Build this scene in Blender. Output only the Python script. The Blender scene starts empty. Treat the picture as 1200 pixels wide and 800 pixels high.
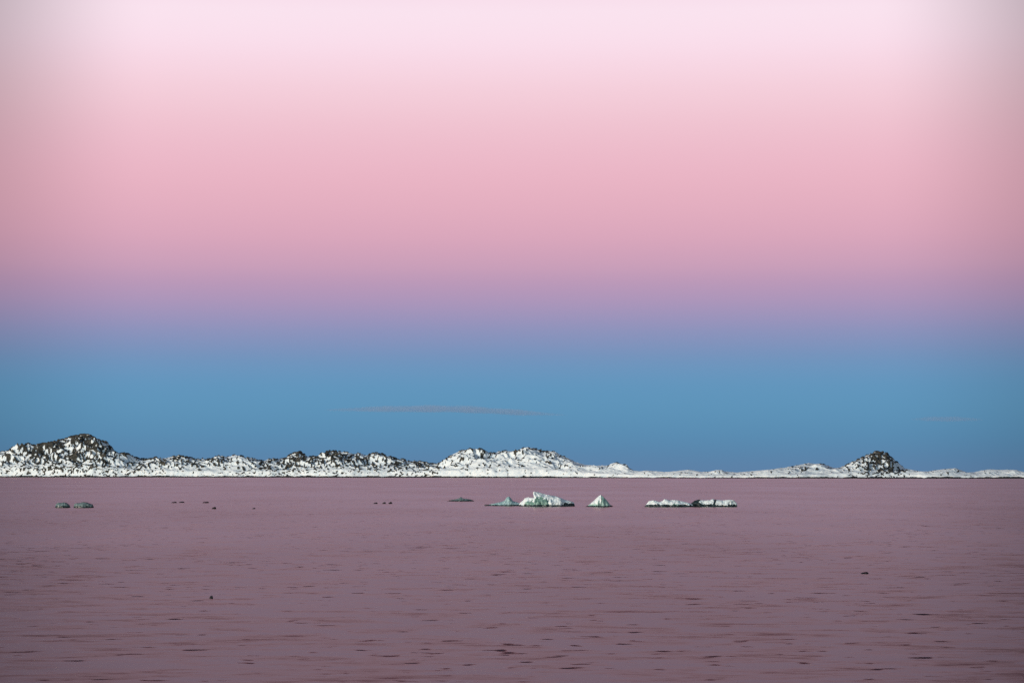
import bpy, math
import numpy as np
from mathutils import Vector

SC = bpy.context.scene
COL = SC.collection
RNG = np.random.default_rng(11)

# ------------------------------------------------------------------ camera
F = 80.0 / 36.0 * 1200.0                 # focal length in photograph pixels
HZ = 555.0                               # row of the true horizon
EYE = 10.0                               # the deck the photographer stands on
PITCH = math.atan((HZ - 400.0) / F)
cam = bpy.data.cameras.new('camera')
cam.lens, cam.sensor_width, cam.sensor_fit = 80.0, 36.0, 'HORIZONTAL'
cam.clip_start, cam.clip_end = 0.5, 200000.0
co = bpy.data.objects.new('camera', cam)
COL.objects.link(co)
co.location = (0, 0, EYE)
co.rotation_euler = (math.pi / 2 + PITCH, 0, 0)
SC.camera = co
SP, CP = math.sin(PITCH), math.cos(PITCH)


def ray(px, py):
    cx, cy = (px - 600.0) / F, (400.0 - py) / F
    return Vector((cx, CP - cy * SP, SP + cy * CP))


def on_water(px, py):
    d = ray(px, py)
    return d * (EYE / -d.z) + Vector((0, 0, EYE))


def lin(r, g, b):
    f = lambda c: c / 12.92 if c <= 0.04045 else ((c + 0.055) / 1.055) ** 2.4
    return tuple(f(v / 255.0) for v in (r, g, b))


# ------------------------------------------------------------------ helpers
def tag(o, label=None, cat=None, group=None, kind=None):
    if label: o['label'] = label
    if cat: o['category'] = cat
    if group: o['group'] = group
    if kind: o['kind'] = kind
    return o


def mesh_obj(name, v, f, mat, parent=None, smooth=False):
    me = bpy.data.meshes.new(name)
    v = np.asarray(v, np.float32).reshape(-1, 3)
    f = np.asarray(f, np.int32)
    n, k = f.shape
    me.vertices.add(len(v)); me.vertices.foreach_set('co', v.ravel())
    me.loops.add(n * k); me.loops.foreach_set('vertex_index', f.ravel())
    me.polygons.add(n)
    me.polygons.foreach_set('loop_start', np.arange(0, n * k, k, dtype=np.int32))
    me.polygons.foreach_set('loop_total', np.full(n, k, np.int32))
    me.update(calc_edges=True)
    me.validate()
    if smooth:
        me.polygons.foreach_set('use_smooth', np.ones(len(me.polygons), bool))
    me.materials.append(mat)
    o = bpy.data.objects.new(name, me)
    COL.objects.link(o)
    if parent: o.parent = parent
    return o


def _hash(i, j, s):
    h = (i.astype(np.int64) * 374761393 + j.astype(np.int64) * 668265263 + s * 982451653) & 0xffffffff
    h = ((h ^ (h >> 13)) * 1274126177) & 0xffffffff
    h = h ^ (h >> 16)
    return h


def perlin(x, y, s=0):
    i, j = np.floor(x), np.floor(y)
    fx, fy = x - i, y - j
    i, j = i.astype(np.int64), j.astype(np.int64)

    def g(di, dj):
        a = _hash(i + di, j + dj, s) / 4294967296.0 * 2 * np.pi
        return np.cos(a) * (fx - di) + np.sin(a) * (fy - dj)
    u, w = fx ** 3 * (fx * (fx * 6 - 15) + 10), fy ** 3 * (fy * (fy * 6 - 15) + 10)
    return ((g(0, 0) * (1 - u) + g(1, 0) * u) * (1 - w) + (g(0, 1) * (1 - u) + g(1, 1) * u) * w) * 1.5


def fbm(x, y, s=0, o=4, gain=0.5):
    r, a, t = 0, 1.0, 0
    for k in range(o):
        r = r + a * perlin(x * 2 ** k + 17.3 * k, y * 2 ** k - 9.1 * k, s + k)
        t += a; a *= gain
    return r / t


def ridged(x, y, s=0, o=4):
    r, a, t = 0, 1.0, 0
    for k in range(o):
        r = r + a * (1 - 2 * np.abs(perlin(x * 2 ** k + 5.7 * k, y * 2 ** k + 3.3 * k, s + k)))
        t += a; a *= 0.55
    return r / t


def sstep(a, b, x):
    t = np.clip((x - a) / (b - a), 0, 1)
    return t * t * (3 - 2 * t)


# ------------------------------------------------------------------ materials
def new_mat(name):
    m = bpy.data.materials.new(name)
    m.use_nodes = True
    nt = m.node_tree
    return m, nt, nt.nodes['Principled BSDF'], nt.nodes, nt.links


def noise(N, scale, detail=3, vec=None, L=None, rough=0.5):
    n = N.new('ShaderNodeTexNoise')
    n.inputs['Scale'].default_value = scale
    n.inputs['Detail'].default_value = detail
    n.inputs['Roughness'].default_value = rough
    if vec: L.new(vec, n.inputs['Vector'])
    return n


def ramp(N, stops):
    r = N.new('ShaderNodeValToRGB')
    e = r.color_ramp.elements
    while len(e) > 1: e.remove(e[-1])
    for k, (p, c) in enumerate(stops):
        q = e[0] if k == 0 else e.new(p)
        q.position = p
        q.color = (*c, 1)
    return r


def mix_rgb(N, L, fac, a, b):
    m = N.new('ShaderNodeMix'); m.data_type = 'RGBA'
    for s, v in ((0, fac), (6, a), (7, b)):
        if hasattr(v, 'is_linked'): L.new(v, m.inputs[s])
        else: m.inputs[s].default_value = v if s == 0 else (*v, 1)
    return m.outputs[2]


def land_material():
    m, nt, P, N, L = new_mat('snow_and_rock')
    at = N.new('ShaderNodeAttribute'); at.attribute_name = 'rock'
    tc = N.new('ShaderNodeTexCoord')
    n1 = noise(N, 0.16, 4, tc.outputs['Object'], L, 0.65)
    ad = N.new('ShaderNodeMath'); ad.operation = 'MULTIPLY_ADD'
    L.new(n1.outputs['Fac'], ad.inputs[0]); ad.inputs[1].default_value = 0.7
    sub = N.new('ShaderNodeMath'); sub.operation = 'SUBTRACT'
    L.new(at.outputs['Fac'], sub.inputs[0]); sub.inputs[1].default_value = 0.35
    L.new(sub.outputs[0], ad.inputs[2])
    mr = N.new('ShaderNodeMapRange'); mr.interpolation_type = 'SMOOTHSTEP'
    L.new(ad.outputs[0], mr.inputs['Value'])
    mr.inputs['From Min'].default_value, mr.inputs['From Max'].default_value = 0.36, 0.64
    n2 = noise(N, 0.07, 3, tc.outputs['Object'], L)
    n3 = noise(N, 0.35, 3, tc.outputs['Object'], L)
    rk = ramp(N, [(0.30, (0.012, 0.013, 0.014)), (0.44, (0.030, 0.032, 0.027)), (0.56, (0.058, 0.058, 0.050)),
                  (0.73, (0.26, 0.225, 0.19))])
    mm = N.new('ShaderNodeMath'); mm.operation = 'MULTIPLY_ADD'
    L.new(n3.outputs['Fac'], mm.inputs[0]); mm.inputs[1].default_value = 0.6
    m2 = N.new('ShaderNodeMath'); m2.operation = 'MULTIPLY'
    L.new(n2.outputs['Fac'], m2.inputs[0]); m2.inputs[1].default_value = 0.4
    L.new(m2.outputs[0], mm.inputs[2]); L.new(mm.outputs[0], rk.inputs['Fac'])
    sn = ramp(N, [(0.3, (0.66, 0.77, 0.81)), (0.6, (0.82, 0.88, 0.89))])
    L.new(n2.outputs['Fac'], sn.inputs['Fac'])
    aw = N.new('ShaderNodeAttribute'); aw.attribute_name = 'wet'      # tide-washed rock and kelp along the waterline
    rw = mix_rgb(N, L, aw.outputs['Fac'], rk.outputs[0], (0.014, 0.017, 0.020))
    L.new(mix_rgb(N, L, mr.outputs[0], sn.outputs[0], rw), P.inputs['Base Color'])
    P.inputs['Roughness'].default_value = 0.85
    P.inputs['Specular IOR Level'].default_value = 0.15
    return m


def ice_mat(name, c0, c1, rough, scale=0.9, trans=0.0):
    m, nt, P, N, L = new_mat(name)
    tc = N.new('ShaderNodeTexCoord')
    n = noise(N, scale, 4, tc.outputs['Object'], L, 0.6)
    r = ramp(N, [(0.35, c0), (0.65, c1)])
    L.new(n.outputs['Fac'], r.inputs['Fac']); L.new(r.outputs[0], P.inputs['Base Color'])
    P.inputs['Roughness'].default_value = rough
    P.inputs['IOR'].default_value = 1.31
    b = N.new('ShaderNodeBump'); b.inputs['Strength'].default_value = 0.5; b.inputs['Distance'].default_value = 0.15
    n2 = noise(N, scale * 2.2, 3, tc.outputs['Object'], L)
    L.new(n2.outputs['Fac'], b.inputs['Height']); L.new(b.outputs[0], P.inputs['Normal'])
    return m


M_LAND = land_material()
M_SNOW = ice_mat('berg_snow', (0.68, 0.80, 0.83), (0.86, 0.90, 0.90), 0.8)
M_MINT_SHADE = ice_mat('mint_shaded_ice', (0.22, 0.42, 0.36), (0.50, 0.66, 0.60), 0.4, 0.8)
M_GREEN = ice_mat('green_glacier_ice', (0.06, 0.15, 0.13), (0.30, 0.48, 0.42), 0.35, 0.7)
M_TEAL = ice_mat('pale_teal_ice', (0.26, 0.44, 0.46), (0.42, 0.58, 0.59), 0.4, 0.6)
M_DULL = ice_mat('dull_clear_ice', (0.09, 0.135, 0.145), (0.20, 0.27, 0.275), 0.3, 0.8)
M_WET_SHADE = ice_mat('wet_shaded_ice', (0.010, 0.018, 0.022), (0.035, 0.055, 0.060), 0.25, 1.2)  # wet ice, its colour also carrying the shade of the waterline undercut
M_CHUNK = ice_mat('dark_wet_lump', (0.008, 0.008, 0.010), (0.022, 0.020, 0.024), 0.5, 3.0)


# ------------------------------------------------------------------ the sea
def sea_material():
    m, nt, P, N, L = new_mat('sea_water')
    tc = N.new('ShaderNodeTexCoord')

    def mapped(sx, sy, rot=0.0):
        mp = N.new('ShaderNodeMapping')
        mp.inputs['Scale'].default_value = (sx, sy, 1); mp.inputs['Rotation'].default_value = (0, 0, rot)
        L.new(tc.outputs['Object'], mp.inputs['Vector'])
        return mp.outputs[0]

    def centred(out, k):
        s = N.new('ShaderNodeVectorMath'); s.operation = 'SUBTRACT'
        L.new(out, s.inputs[0]); s.inputs[1].default_value = (0.5, 0.5, 0.5)
        t = N.new('ShaderNodeVectorMath'); t.operation = 'MULTIPLY'
        L.new(s.outputs[0], t.inputs[0])
        if hasattr(k, 'is_linked'): L.new(k, t.inputs[1])
        else: t.inputs[1].default_value = k
        return t.outputs[0]

    def math_(op, a, b):
        q = N.new('ShaderNodeMath'); q.operation = op
        for i, v in enumerate((a, b)):
            if hasattr(v, 'is_linked'): L.new(v, q.inputs[i])
            else: q.inputs[i].default_value = v
        return q.outputs[0]

    # wind patches calm and roughen the ripples
    wind = noise(N, 1.0, 3, mapped(0.012, 0.0045, 0.1), L)
    wf = N.new('ShaderNodeMapRange'); L.new(wind.outputs['Fac'], wf.inputs['Value'])
    wf.inputs['From Min'].default_value, wf.inputs['From Max'].default_value = 0.3, 0.7
    wf.inputs['To Min'].default_value, wf.inputs['To Max'].default_value = 0.6, 1.4
    a = centred(noise(N, 1.0, 3, mapped(0.19, 0.34, 0.10), L, 0.6).outputs['Color'], (0.18, 0.46, 0))
    a2 = centred(noise(N, 1.0, 2, mapped(0.6, 1.5, -0.06), L, 0.6).outputs['Color'], (0.09, 0.25, 0))
    aa = N.new('ShaderNodeVectorMath'); aa.operation = 'ADD'; L.new(a, aa.inputs[0]); L.new(a2, aa.inputs[1]); a = aa.outputs[0]
    sc = N.new('ShaderNodeVectorMath'); sc.operation = 'SCALE'; L.new(a, sc.inputs[0]); L.new(wf.outputs[0], sc.inputs['Scale'])
    # now and then a steeper wavelet
    w1 = noise(N, 1.0, 2, mapped(0.44, 0.52, 0.05), L)
    w2 = noise(N, 1.0, 1, mapped(0.05, 0.03, 0.4), L)
    th = N.new('ShaderNodeMapRange'); th.interpolation_type = 'SMOOTHSTEP'
    L.new(math_('MULTIPLY_ADD', w2.outputs['Fac'], 0.25), th.inputs['Value'])
    th.inputs['Value'].links[0].from_node.inputs[2].default_value = 0
    L.new(w1.outputs['Fac'], th.inputs['Value'].links[0].from_node.inputs[2])
    th.inputs['From Min'].default_value, th.inputs['From Max'].default_value = 0.745, 0.90
    th.inputs['To Min'].default_value, th.inputs['To Max'].default_value = 0.0, -0.32
    cb = N.new('ShaderNodeCombineXYZ'); L.new(th.outputs[0], cb.inputs[1]); cb.inputs[2].default_value = 1.0
    s2 = N.new('ShaderNodeVectorMath'); s2.operation = 'ADD'; L.new(sc.outputs[0], s2.inputs[0]); L.new(cb.outputs[0], s2.inputs[1])
    nm = N.new('ShaderNodeVectorMath'); nm.operation = 'NORMALIZE'; L.new(s2.outputs[0], nm.inputs[0])
    L.new(nm.outputs[0], P.inputs['Normal'])
    P.inputs['Base Color'].default_value = (0.017, 0.018, 0.023, 1)
    # the breeze ruffles the water off the near shore; farther out it lies calmer
    sy = N.new('ShaderNodeSeparateXYZ'); L.new(tc.outputs['Object'], sy.inputs[0])
    rg = N.new('ShaderNodeMapRange'); L.new(math_('LOGARITHM', math_('MAXIMUM', sy.outputs[1], 40.0), 10.0), rg.inputs['Value'])
    rg.inputs['From Min'].default_value, rg.inputs['From Max'].default_value = 2.0, 2.9
    rg.inputs['To Min'].default_value, rg.inputs['To Max'].default_value = 0.33, 0.245
    w0 = math_('MULTIPLY_ADD', wind.outputs['Fac'], 0.10)
    w0.node.inputs[2].default_value = -0.05
    L.new(math_('ADD', rg.outputs[0], w0), P.inputs['Roughness'])
    P.inputs['IOR'].default_value = 1.333
    return m


E = 60000.0
sea = mesh_obj('sea', [(-E, -3000, 0), (E, -3000, 0), (E, E, 0), (-E, E, 0)], [(0, 1, 2, 3)], sea_material())
tag(sea, 'calm mauve sea rippled with small dark wavelets under the pink sky', 'sea', kind='structure')

# ------------------------------------------------------------------ the snowy coast
SKY = [
    (-420, 541), (-360, 536), (-300, 540), (-240, 534), (-170, 531), (-120, 536), (-70, 533), (-30, 531),
    (0, 529.7), (10, 528), (15, 523.5), (20, 521.3), (28, 521.3), (33, 520.3), (38, 522.3), (45, 521.7), (52, 520.8), (60, 518.7),
    (67, 516.7), (73, 515.3), (80, 513), (85, 512), (91, 510.8), (95, 510), (103, 510.3), (108, 512), (113, 515), (118, 517), (125, 518),
    (128, 522.5), (132, 525.8), (135, 530), (140, 531.7), (147, 530.8), (153, 533.3), (158, 535.8), (163, 537.5), (170, 538), (177, 537),
    (183, 535.8), (190, 537), (200, 535.3), (210, 534), (220, 535.8), (230, 538), (237, 537.5), (247, 537.5), (253, 534), (260, 534),
    (267, 535), (275, 532.5), (282, 533.3), (288, 535.8), (295, 536), (303, 538.3), (308, 540), (313, 538.3), (320, 537), (330, 537.5),
    (337, 534.7), (342, 531.7), (347, 530), (350, 528.3), (353, 530), (358, 533.3), (363, 535), (370, 534.5), (375, 532.5), (378, 530),
    (387, 528.3), (393, 528.7), (400, 529.2), (408, 530), (415, 531.7), (422, 530.3), (427, 533.3), (432, 532.5), (437, 531.3),
    (440, 530.8), (447, 531.7), (453, 533.3), (460, 535.8), (467, 538), (473, 538), (480, 540), (490, 540), (498, 541.7), (507, 543),
    (515, 542), (518, 540), (523, 537.5), (527, 534), (532, 531), (538, 528.3), (546, 526.3), (555, 525.3), (562, 525.8), (568, 527.5),
    (573, 529.7), (580, 530), (585, 528.3), (593, 527.5), (600, 528), (607, 526.7), (612, 524.7), (618, 523.3), (625, 524.7), (633, 527),
    (642, 528.7), (648, 528), (653, 530), (660, 534), (667, 536.7), (673, 540.3), (680, 542.5), (687, 544.2), (697, 545), (705, 545),
    (713, 545), (717, 542.5), (723, 540.8), (728, 543), (735, 544.2), (738, 548.3), (743, 550.8), (750, 551.7), (758, 550.8), (770, 551.7),
    (780, 552.5), (790, 551.7), (798, 550.8), (807, 550), (813, 550.8), (822, 552.5), (832, 552), (840, 550.2), (846, 550.2), (850, 552), (863, 553),
    (877, 552), (890, 550.8), (903, 549.7), (912, 548.3), (920, 547.5), (928, 545.8), (940, 543.7), (948, 542), (955, 543), (962, 542.7),
    (970, 545.3), (978, 548), (985, 547.5), (992, 544.2), (1000, 540.5), (1008, 537.5), (1013, 535), (1020, 531.7), (1027, 530), (1034, 530.3),
    (1040, 531.5), (1045, 536.7), (1052, 541.7), (1057, 545.8), (1060, 548.3), (1068, 550), (1077, 551.7), (1087, 552), (1095, 550.8),
    (1103, 549.7), (1113, 548.7), (1120, 548.3), (1127, 550.8), (1133, 553), (1142, 553), (1150, 550.8), (1160, 549.7), (1170, 550.3),
    (1180, 550), (1190, 550.3), (1200, 552.5), (1230, 549), (1270, 545), (1310, 548), (1370, 552), (1430, 547), (1500, 550), (1560, 546), (1620, 552)]
DENS = [(-420, .35), (-100, .3), (0, .22), (12, .42), (30, .55), (60, .66), (95, .66), (112, .62), (126, .5), (136, .36), (165, .34), (200, .28),
        (230, .25), (262, .3), (300, .24), (335, .34), (352, .46), (366, .34), (385, .44), (410, .4), (440, .32), (480, .28), (505, .4),
        (518, .26), (530, .13), (560, .2), (585, .15), (620, .14), (650, .16), (670, .12), (690, .06), (715, .08), (728, .14), (745, .06),
        (800, .07), (900, .06), (930, .1), (950, .16), (980, .10), (1002, .22), (1018, .55), (1030, .66), (1046, .6), (1058, .32),
        (1070, .08), (1100, .08), (1150, .08), (1200, .1), (1300, .25), (1620, .3)]
SKY, DENS = np.array(SKY, float), np.array(DENS, float)

STEP = 0.75
PX = np.arange(-420, 1620 + STEP / 2, STEP)
base_y = np.interp(PX, [-420, 0, 500, 900, 1620], [557.9, 558.7, 559.3, 560.2, 560.6])
cx = (PX - 600) / F
dirs = np.stack([cx, np.full_like(cx, 1 / CP)], 1)
dirs /= np.linalg.norm(dirs, axis=1)[:, None]
R0 = EYE * F / (base_y - HZ)
R0 *= 1 + 0.005 * perlin(PX / 75.0, PX * 0 + 3.3, 5) + 0.0006 * perlin(PX / 13.0, PX * 0 + 1.3, 6)
elev = (HZ - np.interp(PX, SKY[:, 0], SKY[:, 1])) / F
DEPTH = np.interp(PX, [-420, 0, 90, 140, 330, 400, 500, 600, 680, 760, 900, 950, 985, 1030, 1070, 1200, 1620],
                  [420, 380, 430, 260, 260, 300, 210, 440, 260, 95, 100, 190, 230, 310, 120, 105, 160])
tt = np.concatenate([[0, .004, .008, .013, .019, .026, .034], np.linspace(.045, 1.15, 118), np.linspace(1.2, 3.0, 18)])
NC, NR = len(PX), len(tt)
T = np.broadcast_to(tt[None, :], (NC, NR))
D = T * DEPTH[:, None]
RR = R0[:, None] + D
X = dirs[:, 0][:, None] * RR
Y = dirs[:, 1][:, None] * RR
XP = np.broadcast_to(PX[:, None] * 2.3, (NC, NR))       # metres along the coast, roughly
V = D * 0.30                                             # height-like coordinate: slopes are about 1 in 3

Rr = R0 + DEPTH
Hr = EYE + elev * Rr                                     # ridge height
Tn = np.clip(T + 0.05 * fbm(XP / 40, D / 60, 19, 3) * sstep(0, 0.05, T), 0, 9)
gs = np.exp(-0.5 * (np.arange(-120, 121) / 42.0) ** 2); gs /= gs.sum()
Hs = np.convolve(np.pad(Hr, 120, mode='edge'), gs, 'valid')
up = sstep(0.06, 0.75, T + 0.12 * fbm(XP / 90, D / 90, 23, 2))
Hr2 = Hs[:, None] * (1 - up) + Hr[:, None] * up               # the foot of the slope is evener than its crest
rise = 0.20 * sstep(0, 0.11, Tn) + 0.80 * np.clip(Tn, 0, 1) ** 0.85
fall = 1 - 0.75 * sstep(1.0, 2.6, T)
lump = 0.30 * fbm(XP / 130, D / 150, 21, 3) + 0.34 * ridged((XP + 0.7 * D) / 62, (D - 0.25 * XP) / 95, 31, 4) - 0.05
lump2 = 0.30 * (perlin((XP - 0.6 * D) / 48 + 3, D / 60, 77)) * sstep(0.05, 0.3, T) * (1 - sstep(0.6, 0.95, T))
lump = lump * (1 - 0.9 * sstep(0.5, 0.92, T))                  # the crest itself follows the traced ridge
H = Hr2 * (rise * fall) * np.clip(1 + lump * sstep(0.03, 0.3, T) + lump2, 0.25, 2)
top = ((H - EYE) / RR).max(1)
want = elev
# scale the columns so that the ridge stands where it stands in the photograph
for _ in range(3):
    k = np.ones(NC)
    idx = ((H - EYE) / RR).argmax(1)
    Hm, Rm = H[np.arange(NC), idx], RR[np.arange(NC), idx]
    k = (EYE + want * Rm) / Hm
    gw = np.exp(-0.5 * (np.arange(-9, 10) / 3.0) ** 2); gw /= gw.sum()
    k = np.convolve(np.pad(k, 9, mode='edge'), gw, 'valid')
    H = H * (1 + (k - 1)[:, None] * sstep(0.35, 0.95, T))

V = Hr[:, None] * rise * 0.85 + 0.10 * D                   # rock follows the slope's height
# rock: where the wind has swept the snow away
dens = np.interp(PX, DENS[:, 0], DENS[:, 1])[:, None]
tn = np.clip(H / np.maximum(Hr[:, None], 5), 0, 1.2)
patch = fbm(XP / 75, V / 32, 41, 2)
p = dens * (0.66 + 0.36 * sstep(0.12, 0.8, tn)) * (1 + np.where(dens < 0.3, 1.7, 0.65) * patch)
p *= 0.5 + 0.5 * sstep(0.05, 0.2 + 0.25 * patch, tn)
n = 0.50 * fbm(XP / 20 + V / 30, V / 12 - XP / 60, 51, 3, 0.6) + 0.40 * ridged(XP / 24 - V / 24, V / 14, 61, 3) \
    + 0.80 * perlin(XP / 7.5 + V / 9, V / 5.0, 66) + 0.45 * perlin(XP / 11 - V / 8, V / 7, 67) + 0.60 * perlin(XP / 4.6 - V / 9, V / 3.6, 68)
rank = np.empty(n.size); rank[n.ravel().argsort()] = np.linspace(0, 1, n.size)
rank = rank.reshape(n.shape)
rock = np.clip(0.5 + (p - (1 - rank)) * 5.0, 0, 1)
crag = np.clip((p - (1 - rank)) * 4, -0.3, 1)
H = H + sstep(0.05, 0.2, T) * (crag * 3.8 * np.clip(Hr[:, None] / 60, 0.15, 1.0) + 0.7 * perlin(XP / 6, V / 5, 91) * np.clip(dens * 2, 0.25, 1))
# wet, tide-washed rock along the waterline
lift = 3.9 + 3.4 * fbm(PX[:, None] / 14 + 0 * T, 0 * T + .7, 71, 3) + 0.7 * perlin(XP / 9, V / 3, 72)
shore = np.interp(PX, [-420, 560, 640, 860, 920, 1620], [1.0, 1.0, .8, .45, .8, .8])[:, None]
H[:, 0] = -0.6
H = np.maximum(H, -0.6)
wet = np.clip(0.5 + (lift * shore - H) * 0.9, 0, 1) * (T < 0.3)
rock = np.maximum(rock, wet)

SPLIT = [(-420, -14, 'hill', 'rocky snow-covered hill running out past the left end of the coast', 'hill'),
         (-14, 136, 'hill', 'tallest hill of the coast, dark rock flecked with snow, at the far left', 'hill'),
         (136, 309, 'hill', 'low snowy hummocks with rock patches just right of the tall dark rocky hill', 'hill'),
         (309, 510, 'hill', 'long rock-speckled snowy ridge left of the broad white hill', 'hill'),
         (510, 690, 'hill', 'broad white snow-covered hill in the middle of the coast behind the icebergs', 'hill'),
         (690, 742, 'hill', 'small snowy knoll at the right foot of the broad white hill', 'hill'),
         (742, 882, 'shore', 'thin low strip of snowy shore behind the long ice floes', 'shore'),
         (882, 982, 'hill', 'low smooth snowy rise left of the rocky dome on the right', 'hill'),
         (982, 1066, 'hill', 'steep dome-shaped hill with dark rocky summit near the right end of the coast', 'hill'),
         (1066, 1212, 'shore', 'low white snowy shore right of the rocky dome', 'shore'),
         (1212, 1620, 'hill', 'low snowy hills beyond the right end of the coast', 'hill')]
for a, b, name, label, cat in SPLIT:
    i0, i1 = int(round((a + 420) / STEP)), int(round((b + 420) / STEP))
    nc = i1 - i0 + 1
    sl = slice(i0, i1 + 1)
    verts = np.stack([X[sl], Y[sl], H[sl]], -1).reshape(-1, 3)
    ii, jj = np.meshgrid(np.arange(nc - 1), np.arange(NR - 1), indexing='ij')
    q = ii * NR + jj
    faces = np.stack([q, q + NR, q + NR + 1, q + 1], -1).reshape(-1, 4)
    c0 = verts.mean(0); c0[2] = 0
    o = mesh_obj(name, verts - c0, faces, M_LAND)
    o.location = c0
    at = o.data.attributes.new('rock', 'FLOAT', 'POINT')
    at.data.foreach_set('value', rock[sl].astype(np.float32).ravel())
    at = o.data.attributes.new('wet', 'FLOAT', 'POINT')
    at.data.foreach_set('value', wet[sl].astype(np.float32).ravel())
    tag(o, label, cat, kind='structure')


# ------------------------------------------------------------------ ice
def berg_surface(prof, base, depth, seed, rough=0.16, nu=90, nv=30, q=0.55, lean=0.0, foot=0.6, horn=None):
    """Vertices (metres, local: x along the view's right, y away, z up) of a floating lump whose crest follows PROF."""
    prof = np.array(prof, float)
    x0, x1 = prof[0, 0], prof[-1, 0]
    mid = on_water((x0 + x1) / 2, base)
    m = (mid - Vector((0, 0, EYE))).length / F            # metres per photograph pixel
    xs = np.linspace(x0, x1, nu)
    top_ = np.maximum((base - np.interp(xs, prof[:, 0], prof[:, 1])) * m, 0.02)
    W = (x1 - x0) * m
    u = np.linspace(0, 1, nu)
    half = depth * m * np.clip(np.sin(np.pi * np.clip(u, .015, .985)), 0, 1) ** 0.45
    half *= 1 + 0.25 * fbm(u * 5, u * 0 + seed, seed, 2)
    v = np.sin(np.linspace(-np.pi / 2, np.pi / 2, nv))       # rows crowd towards the steep faces
    U, VV = np.meshgrid(u, v, indexing='ij')
    shift = 0.35 * perlin(U * 4, U * 0 + .4, seed + 3) + lean
    vr = np.where(VV < shift, (VV - shift) / (1 + shift), (VV - shift) / (1 - shift))
    shape = (1 - np.abs(vr) ** 2.0).clip(0, 1) ** q
    nx, ny = U * W / 2.2, VV * depth * m / 1.6
    ns = rough * (fbm(nx, ny, seed + 7, 4, 0.6) + 0.7 * ridged(nx * .7, ny * .7, seed + 9, 3))
    Z = top_[:, None] * shape * (1 + ns * (0.10 + 0.90 * np.abs(vr)) * 1.4) - foot * (1 - shape) ** 2
    Xl = (xs[:, None] - (x0 + x1) / 2) * m + 0.16 * m * 2 * fbm(nx * 1.7 + 9, ny * 1.7, seed + 11, 2)
    Yl = VV * half[:, None] + half[:, None] * 0.16 * fbm(nx * 1.3, ny * 1.3 + 4, seed + 13, 3)
    Yl = Yl + m * (1.6 * fbm(Xl / (m * 8), Z / (m * 3.0), seed + 15, 3) + 0.5 * perlin(Xl / (m * 2.2), Z / (m * 1.6), seed + 16)) * (W / (m * 60)) ** 0.5
    if horn:
        k = np.exp(-((U - horn[0]) / horn[1]) ** 2)
        Xl = Xl - k * np.clip(Z - horn[2] * m, 0, 9) * 0.45
    P3 = np.stack([Xl, Yl, Z], -1)
    return mid, m, P3, top_


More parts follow.
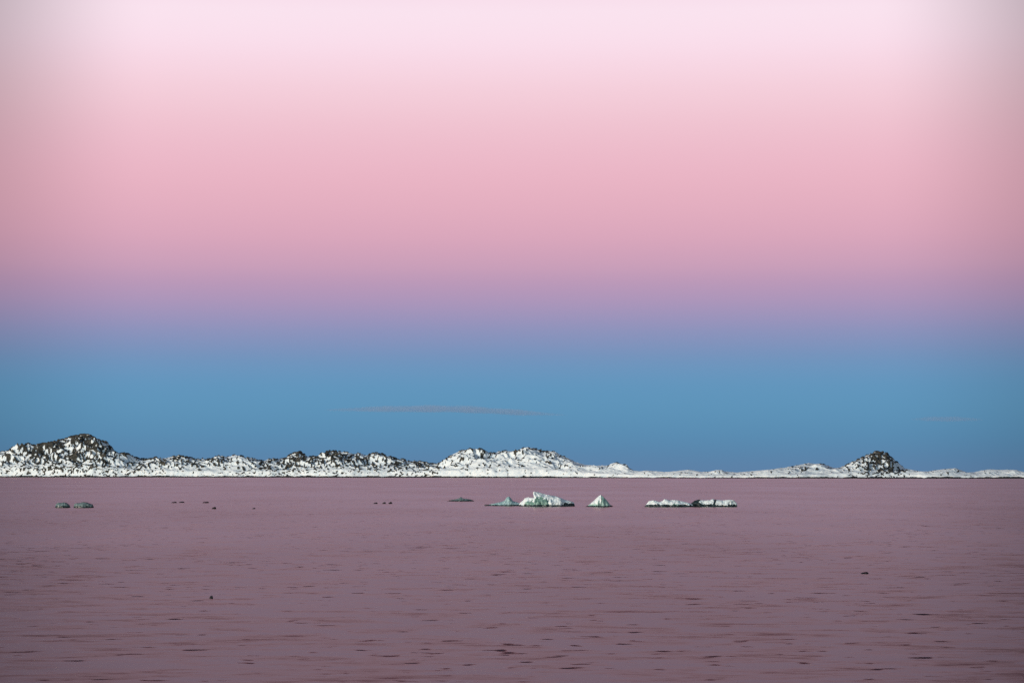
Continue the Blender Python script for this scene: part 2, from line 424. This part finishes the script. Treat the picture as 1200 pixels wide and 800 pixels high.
def berg(name, label, cat, prof, base, depth, seed, pick, mats, group=None, **kw):
    """PICK gives the part of each face; the parts are separate meshes that share their borders."""
    mid, m, P3, top_ = berg_surface(prof, base, depth, seed, **kw)
    nu, nv = P3.shape[:2]
    flat = P3.reshape(-1, 3)
    low = flat.copy().reshape(nu, nv, 3)
    ii, jj = np.meshgrid(np.arange(nu - 1), np.arange(nv - 1), indexing='ij')
    k = (ii * nv + jj).ravel()
    F4 = np.stack([k, k + nv, k + nv + 1, k + 1], -1)
    A = flat[F4]
    nrm = np.cross(A[:, 2] - A[:, 0], A[:, 3] - A[:, 1])
    nrm /= np.linalg.norm(nrm, axis=1)[:, None] + 1e-9
    nrm *= np.sign(nrm[:, 2:3] + 1e-9)
    c = A.mean(1)
    t = np.repeat(top_[:-1][:, None], nv - 1, 1).ravel()
    uu = (ii / (nu - 1)).ravel()
    jit = fbm(c[:, 0] / 1.1, c[:, 1] / 1.1 + c[:, 2] / .9, seed + 20, 3)
    cls = pick(uu, c[:, 2], c[:, 2] / np.maximum(t, .05), nrm, jit)
    # each part one connected patch: stray islands join their neighbours
    g = cls.reshape(nu - 1, nv - 1)
    for _ in range(6):
        seen = np.full(g.shape, -1); comps = []
        for a0 in range(g.shape[0]):
            for b0 in range(g.shape[1]):
                if seen[a0, b0] >= 0: continue
                q_, cells = [(a0, b0)], []
                seen[a0, b0] = len(comps); border = {}
                while q_:
                    a, b = q_.pop(); cells.append((a, b))
                    for a2, b2 in ((a + 1, b), (a - 1, b), (a, b + 1), (a, b - 1)):
                        if 0 <= a2 < g.shape[0] and 0 <= b2 < g.shape[1]:
                            if g[a2, b2] == g[a0, b0]:
                                if seen[a2, b2] < 0: seen[a2, b2] = len(comps); q_.append((a2, b2))
                            else: border[int(g[a2, b2])] = border.get(int(g[a2, b2]), 0) + 1
                comps.append((int(g[a0, b0]), cells, border))
        stray = []
        for pc in (0, 1, 2):
            mine = sorted((c_ for c_ in comps if c_[0] == pc), key=lambda c_: -len(c_[1]))
            stray += mine[1:]
        if not stray: break
        for pc, cells, border in sorted(stray, key=lambda c_: len(c_[1])):
            if border:
                to = max(border, key=border.get)
                for a, b in cells: g[a, b] = to
    cls = g.ravel()
    # keel under the waterline closes the lump
    ring = np.concatenate([np.arange(nu) * nv, (nu - 1) * nv + np.arange(1, nv), (np.arange(nu - 2, -1, -1)) * nv + nv - 1, np.arange(nv - 2, 0, -1)])
    used = sorted(set(int(x) for x in cls))
    root = None
    parts = {0: 'snow_cap', 1: 'ice_body', 2: 'wet_shaded_base'}
    if len(used) > 1:
        root = bpy.data.objects.new(name, None); COL.objects.link(root)
        root.location = mid
        root.empty_display_size = 0.5
        tag(root, label, cat, group)
    for pc in used:
        sel = F4[cls == pc]
        vv = flat
        ff = sel
        if pc == used[-1]:
            kb = flat[ring].copy(); kb[:, 2] -= 1.2; kb[:, :2] *= 0.92
            n0 = len(flat)
            vv = np.concatenate([flat, kb, [[0, 0, flat[:, 2].min() - 1.6]]])
            r2 = np.roll(np.arange(len(ring)), -1)
            sk = np.stack([ring, n0 + np.arange(len(ring)), n0 + r2, ring[r2]], -1)
            capf = np.stack([n0 + np.arange(len(ring)), np.full(len(ring), n0 + len(ring)), n0 + r2, n0 + r2], -1)
            ff = np.concatenate([sel, sk])
            tri = capf[:, :3]
        uq, inv = np.unique(ff, return_inverse=True)
        o = mesh_obj(parts[pc] if root else name, vv[uq], inv.reshape(ff.shape), mats[pc], root, smooth=False)
        if root is None:
            o.location = mid
            tag(o, label, cat, group)
    return root


def pick_snowy(body_lo, body_hi, cut, wet=0.42, snow_nz=0.35, dark_end=2.0):
    """Snow on the tops, bare ice lower down between BODY_LO..BODY_HI of the length, wet ice with painted undercut shade at the waterline."""
    def f(u, z, rel, n, j):
        bare = np.where((u > body_lo) & (u < body_hi), cut, cut * 0.35)
        c = np.where(((rel > bare + 0.30 * j) & (n[:, 2] > snow_nz * (0.6 + 0.8 * j))) | (n[:, 1] > 0.15), 0, 1)
        return np.where((z < wet * (1 + 0.8 * j)) | ((u > dark_end) & (rel < 0.55 + 0.9 * j) & (n[:, 1] < 0.1)), 2, c)
    return f


G = 'icebergs and floes on the calm sea'
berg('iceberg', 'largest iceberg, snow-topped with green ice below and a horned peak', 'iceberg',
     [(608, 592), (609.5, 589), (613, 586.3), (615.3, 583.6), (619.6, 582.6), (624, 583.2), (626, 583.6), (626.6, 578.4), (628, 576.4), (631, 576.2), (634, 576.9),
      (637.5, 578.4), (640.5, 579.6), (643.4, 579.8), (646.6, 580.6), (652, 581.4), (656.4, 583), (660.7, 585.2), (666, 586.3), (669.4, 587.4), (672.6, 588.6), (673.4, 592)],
     592.8, 17, 3, pick_snowy(0.06, 0.52, 0.62, dark_end=0.80), [M_SNOW, M_GREEN, M_WET_SHADE], G, nu=130, nv=56, rough=0.2, horn=(0.36, 0.22, 10))
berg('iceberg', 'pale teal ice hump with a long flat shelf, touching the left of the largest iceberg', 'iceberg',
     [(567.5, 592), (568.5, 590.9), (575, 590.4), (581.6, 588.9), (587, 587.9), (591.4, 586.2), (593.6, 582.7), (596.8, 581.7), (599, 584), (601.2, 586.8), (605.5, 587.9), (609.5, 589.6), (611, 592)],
     592.3, 9, 17, lambda u, z, rel, n, j: np.where((z < 0.32 * (1 + .8 * j)) | (u < 0.12), 2, 1), [M_SNOW, M_TEAL, M_WET_SHADE], G, nu=90, nv=40, rough=0.12)
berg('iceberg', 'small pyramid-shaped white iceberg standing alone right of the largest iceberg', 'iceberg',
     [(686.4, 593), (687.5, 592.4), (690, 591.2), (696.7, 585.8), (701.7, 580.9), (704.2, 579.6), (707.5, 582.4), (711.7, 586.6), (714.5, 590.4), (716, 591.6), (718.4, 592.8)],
     593.4, 13, 29, lambda u, z, rel, n, j: np.where(z < 0.36 * (1 + .5 * j), 2, np.where((n[:, 0] < 0.12 + .3 * j) & (z > 0.9 + .5 * j), 0, 1)),  # left faces white, right faces mint: light from the left put into the colour
     [M_SNOW, M_MINT_SHADE, M_WET_SHADE], G, nu=70, nv=44, rough=0.08, q=0.85)
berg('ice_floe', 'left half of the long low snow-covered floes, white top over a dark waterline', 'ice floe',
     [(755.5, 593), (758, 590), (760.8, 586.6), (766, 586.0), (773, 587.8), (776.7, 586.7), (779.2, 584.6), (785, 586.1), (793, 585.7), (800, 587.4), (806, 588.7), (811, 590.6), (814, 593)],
     593.6, 9, 43, pick_snowy(0.0, 1.0, 0.42, 0.62, 0.2), [M_SNOW, M_GREEN, M_WET_SHADE], G, nu=100, nv=40, rough=0.16)
berg('ice_floe', 'right half of the long low snow-covered floes, lumpy top crossed by dark bands of painted shade', 'ice floe',
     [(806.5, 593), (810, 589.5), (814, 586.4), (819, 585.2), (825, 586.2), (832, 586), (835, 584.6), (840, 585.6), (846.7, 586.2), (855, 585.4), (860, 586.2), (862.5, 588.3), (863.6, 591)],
     593.4, 9, 58, lambda u, z, rel, n, j: np.where((z < 0.5 * (1 + .8 * j)) | (np.abs(u - 0.10 - .12 * rel) < .03) | ((np.abs(u - .5 - .05 * rel) < .02) & (n[:, 1] < .2)), 2,  # slanting bands in the dark ice colour stand in for shadowed gaps
                                                 np.where((rel > .45 + .5 * j), 0, 1)), [M_SNOW, M_TEAL, M_WET_SHADE], G, nu=100, nv=40, rough=0.2)
dull = lambda u, z, rel, n, j: np.where(z < 0.42 * (1 + .5 * j), 2, 1)
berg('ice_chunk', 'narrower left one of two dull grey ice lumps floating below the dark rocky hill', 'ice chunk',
     [(65, 594), (65.8, 590.2), (68, 588.8), (71, 589.2), (75, 588.3), (78, 589.0), (81, 591), (82.4, 594)], 594.4, 6, 71, dull, [M_SNOW, M_DULL, M_WET_SHADE], 'dull ice lumps', nu=44, nv=22, rough=0.14, q=0.34)
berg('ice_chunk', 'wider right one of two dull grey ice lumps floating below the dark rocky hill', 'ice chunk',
     [(86.6, 594), (87.4, 590), (91, 589.1), (94.5, 588.9), (98, 587.9), (102, 588.4), (105, 589.6), (108.4, 590.8), (109.8, 594)], 594.4, 7, 83, dull, [M_SNOW, M_DULL, M_WET_SHADE], 'dull ice lumps', nu=50, nv=22, rough=0.14, q=0.34)
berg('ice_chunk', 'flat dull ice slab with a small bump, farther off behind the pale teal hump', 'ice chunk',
     [(524, 586.8), (528, 585.4), (534, 584.4), (537.5, 583.6), (540, 581.8), (543, 583.6), (548, 584.2), (553, 585.2), (556, 586.8)], 587.0, 7, 97, dull, [M_SNOW, M_DULL, M_WET_SHADE], 'dull ice lumps', nu=60, nv=18, rough=0.10)


def lump(label, px, py, w, h, seed):
    """A small dark lump: W x H photograph pixels, floating at (PX, PY)."""
    mid, m, P3, _ = berg_surface([(px - w / 2, py), (px - w * .32, py - h * .6), (px - w * .05, py - h * .75), (px + w * .22, py - h), (px + w * .42, py - h * .7), (px + w / 2, py)],
                                 py, w * 0.3, seed, nu=20, nv=10, rough=0.1, foot=0.06)
    nu, nv = P3.shape[:2]
    fl = P3.reshape(-1, 3)
    ii, jj = np.meshgrid(np.arange(nu - 1), np.arange(nv - 1), indexing='ij')
    k = (ii * nv + jj).ravel()
    f = np.stack([k, k + nv, k + nv + 1, k + 1], -1)
    bot = fl.copy(); bot[:, 2] = np.minimum(bot[:, 2], 0) - 0.12
    ring = np.concatenate([np.arange(nu) * nv, (nu - 1) * nv + np.arange(1, nv), (np.arange(nu - 2, -1, -1)) * nv + nv - 1, np.arange(nv - 2, 0, -1)])
    r2 = np.roll(ring, -1)
    sk = np.stack([ring, len(fl) + ring, len(fl) + r2, r2], -1)
    f = np.concatenate([f, sk, f[:, ::-1] + len(fl)])
    o = mesh_obj('floating_lump', np.concatenate([fl, bot]), f, M_CHUNK)
    o.location = mid
    tag(o, label, 'floating lump', 'small dark lumps afloat')


lump('black elongated lump alone on the nearer water at the right', 1013.2, 671.8, 9.5, 2.2, 5)
lump('tiny round black lump on the nearer water at the left', 247.5, 700.6, 4.6, 3.4, 6)
lump('tiny dark lump below the low thin specks, under the snowy hummocks', 250.7, 596.0, 5.4, 2.6, 7)
lump('leftmost of three thin dark specks in line under the snowy hummocks', 204, 589.0, 7, 1.5, 8)
lump('middle one of three thin dark specks in line under the snowy hummocks', 212.7, 588.7, 7, 1.5, 9)
lump('rightmost of three thin dark specks in line under the snowy hummocks', 241, 589.0, 8, 1.6, 10)
lump('faint lump by itself, farthest right of the specks under the snowy hummocks', 297.3, 596.0, 4, 1.4, 11)
lump('thin leftmost of three dark dots under the rock-speckled ridge', 440, 589.9, 5.5, 1.6, 12)
lump('middle one of three dark dots under the rock-speckled ridge', 450, 589.9, 4.4, 2.2, 13)
lump('rightmost and roundest of three dark dots under the rock-speckled ridge', 457.3, 589.9, 4.6, 2.4, 14)


# ------------------------------------------------------------------ thin clouds, far out beyond the coast
def cloud(label, spine, dist, th, depth, dens, col, seed):
    spine = np.array(spine, float)
    nu, nv = 64, 24
    u = np.linspace(0, 1, nu)
    sx = spine[0, 0] + (spine[-1, 0] - spine[0, 0]) * u
    sy = np.interp(sx, spine[:, 0], spine[:, 1])
    m = dist / F
    cxp, cyp = sx.mean(), sy.mean()
    d = ray(cxp, cyp); mid = d * (dist / d.length) + Vector((0, 0, EYE))
    r = np.sin(np.pi * np.clip(u, 0.001, .999)) ** 0.55 * (1 + 0.35 * fbm(u * 6, u * 0 + .2, seed, 3))
    a = np.linspace(0, 2 * np.pi, nv, endpoint=False)
    A, R_ = np.meshgrid(a, r)
    wob = 1 + 0.15 * fbm(u[:, None] * 9, np.cos(a)[None, :] * 1.5 + np.sin(a)[None, :], seed + 4, 3)
    zz = -(sy[:, None] - cyp) * m + np.sin(A) * R_ * th * m * wob * np.where(np.sin(A) > 0, 0.8, 0.45)
    yy = np.cos(A) * R_ * depth * wob
    xx = np.broadcast_to(((sx - cxp) * m)[:, None], (nu, nv))
    P3 = np.stack([xx, yy, zz], -1).reshape(-1, 3)
    ii, jj = np.meshgrid(np.arange(nu - 1), np.arange(nv), indexing='ij')
    j2 = (jj + 1) % nv
    f = np.stack([ii * nv + jj, ii * nv + j2, (ii + 1) * nv + j2, (ii + 1) * nv + jj], -1).reshape(-1, 4)
    mt = bpy.data.materials.new('thin_cloud'); mt.use_nodes = True
    nt = mt.node_tree; nt.nodes.remove(nt.nodes['Principled BSDF'])
    pv = nt.nodes.new('ShaderNodeVolumePrincipled')
    pv.inputs['Color'].default_value = (*col, 1); pv.inputs['Density'].default_value = dens
    nt.links.new(pv.outputs[0], nt.nodes['Material Output'].inputs['Volume'])
    o = mesh_obj('cloud', P3, f, mt, smooth=True)
    o.location = mid
    tag(o, label, 'cloud', 'thin clouds low over the coast', 'thing')


cloud('long thin mauve cloud low in the blue band above the broad white hill', [(380, 480.5), (450, 480), (520, 479.8), (560, 481), (600, 483.6), (665, 486.5)],
      22000, 6.5, 460, 0.0007, (0.62, 0.68, 0.90), 3)
cloud('short faint cloud streak low in the blue band above the right end of the coast', [(1068, 491), (1110, 491.5), (1152, 492)],
      22000, 4.5, 300, 0.0005, (0.60, 0.65, 0.88), 8)

# ------------------------------------------------------------------ the sky and the light
SUN_AZ = math.radians(234)              # compass-like, clockwise from +Y: behind the camera, to its left
SUN_EL = math.radians(10)
w = bpy.data.worlds.new('World'); SC.world = w; w.use_nodes = True
nt = w.node_tree; N, L = nt.nodes, nt.links
for n_ in list(N): N.remove(n_)
out = N.new('ShaderNodeOutputWorld')
tc = N.new('ShaderNodeTexCoord')
sep = N.new('ShaderNodeSeparateXYZ'); L.new(tc.outputs['Generated'], sep.inputs[0])


def mth(op, a, b=None, c=None):
    q = N.new('ShaderNodeMath'); q.operation = op
    for i, v in enumerate((a, b, c)):
        if v is None: continue
        if hasattr(v, 'is_linked'): L.new(v, q.inputs[i])
        else: q.inputs[i].default_value = v
    return q.outputs[0]


def mrange(v, a, b, c, d):
    q = N.new('ShaderNodeMapRange'); q.interpolation_type = 'SMOOTHSTEP'
    L.new(v, q.inputs['Value'])
    for k_, val in zip(('From Min', 'From Max', 'To Min', 'To Max'), (a, b, c, d)): q.inputs[k_].default_value = val
    return q.outputs[0]


el = mth('ARCSINE', sep.outputs['Z'])
pos = mth('DIVIDE', el, math.radians(40))
row = lambda y: max(0.0, math.degrees(math.atan((HZ - y) / F)) / 40.0)
BELT = [(0.0, lin(94, 128, 166)), (row(535), lin(90, 132, 170)), (row(510), lin(89, 140, 178)), (row(480), lin(95, 148, 185)), (row(453), lin(97, 150, 189)),
        (row(433), lin(107, 150, 190)), (row(413), lin(118, 147, 188)), (row(388), lin(142, 147, 188)), (row(370), lin(157, 148, 187)), (row(352), lin(173, 150, 186)), (row(332), lin(186, 152, 184)),
        (row(312), lin(201, 159, 185)), (row(277), lin(218, 166, 187)), (row(227), lin(231, 178, 194)), (row(190), lin(235, 183, 199)),
        (row(141), lin(240, 196, 209)), (row(100), lin(245, 208, 220)), (row(70), lin(248, 216, 229)), (row(45), lin(250, 223, 236)), (row(20), lin(250, 226, 238)), (row(0), lin(250, 228, 240)),
        (0.33, lin(242, 206, 222)), (0.37, lin(218, 156, 172)), (0.43, lin(192, 106, 115)), (0.52, lin(152, 76, 82)), (0.72, lin(112, 62, 72)), (1.0, lin(112, 88, 120))]
rp = ramp(N, BELT); rp.color_ramp.interpolation = 'B_SPLINE'
L.new(pos, rp.inputs['Fac'])
# lens corner darkening put into the sky: dims sideways, more so higher up
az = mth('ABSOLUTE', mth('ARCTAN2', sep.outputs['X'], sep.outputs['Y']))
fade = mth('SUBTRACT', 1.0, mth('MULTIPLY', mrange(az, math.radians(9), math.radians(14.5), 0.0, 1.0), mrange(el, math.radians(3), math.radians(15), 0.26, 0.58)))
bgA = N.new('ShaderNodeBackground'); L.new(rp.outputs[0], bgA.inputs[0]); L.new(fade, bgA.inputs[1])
st = N.new('ShaderNodeTexSky'); st.sky_type = 'NISHITA'; st.sun_disc = False
st.sun_elevation = SUN_EL; st.sun_rotation = SUN_AZ
bgB = N.new('ShaderNodeBackground'); L.new(st.outputs[0], bgB.inputs[0]); bgB.inputs[1].default_value = 0.15
behind = mrange(az, math.radians(60), math.radians(110), 0.0, 1.0)
high = mrange(el, math.radians(38), math.radians(60), 0.0, 1.0)
mx = N.new('ShaderNodeMixShader')
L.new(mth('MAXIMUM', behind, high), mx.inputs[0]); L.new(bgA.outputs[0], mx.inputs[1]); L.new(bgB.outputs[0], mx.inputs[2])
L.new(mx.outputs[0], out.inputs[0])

sl = bpy.data.lights.new('twilight_sun', 'SUN')
sl.energy, sl.angle, sl.color = 2.0, math.radians(10), (1.0, 0.99, 0.98)
so = bpy.data.objects.new('twilight_sun', sl); COL.objects.link(so)
sd = Vector((math.sin(SUN_AZ) * math.cos(SUN_EL), math.cos(SUN_AZ) * math.cos(SUN_EL), math.sin(SUN_EL)))
so.rotation_euler = sd.to_track_quat('Z', 'Y').to_euler()
so.location = sd * 400

vs = SC.view_settings
vs.view_transform = 'Standard'; vs.look = 'None'; vs.gamma = 1.0; vs.use_curve_mapping = False; vs.exposure = 0.0
SC.cycles.volume_bounces = 1
SC.cycles.sample_clamp_indirect = 2.0
SC.cycles.use_denoising = False
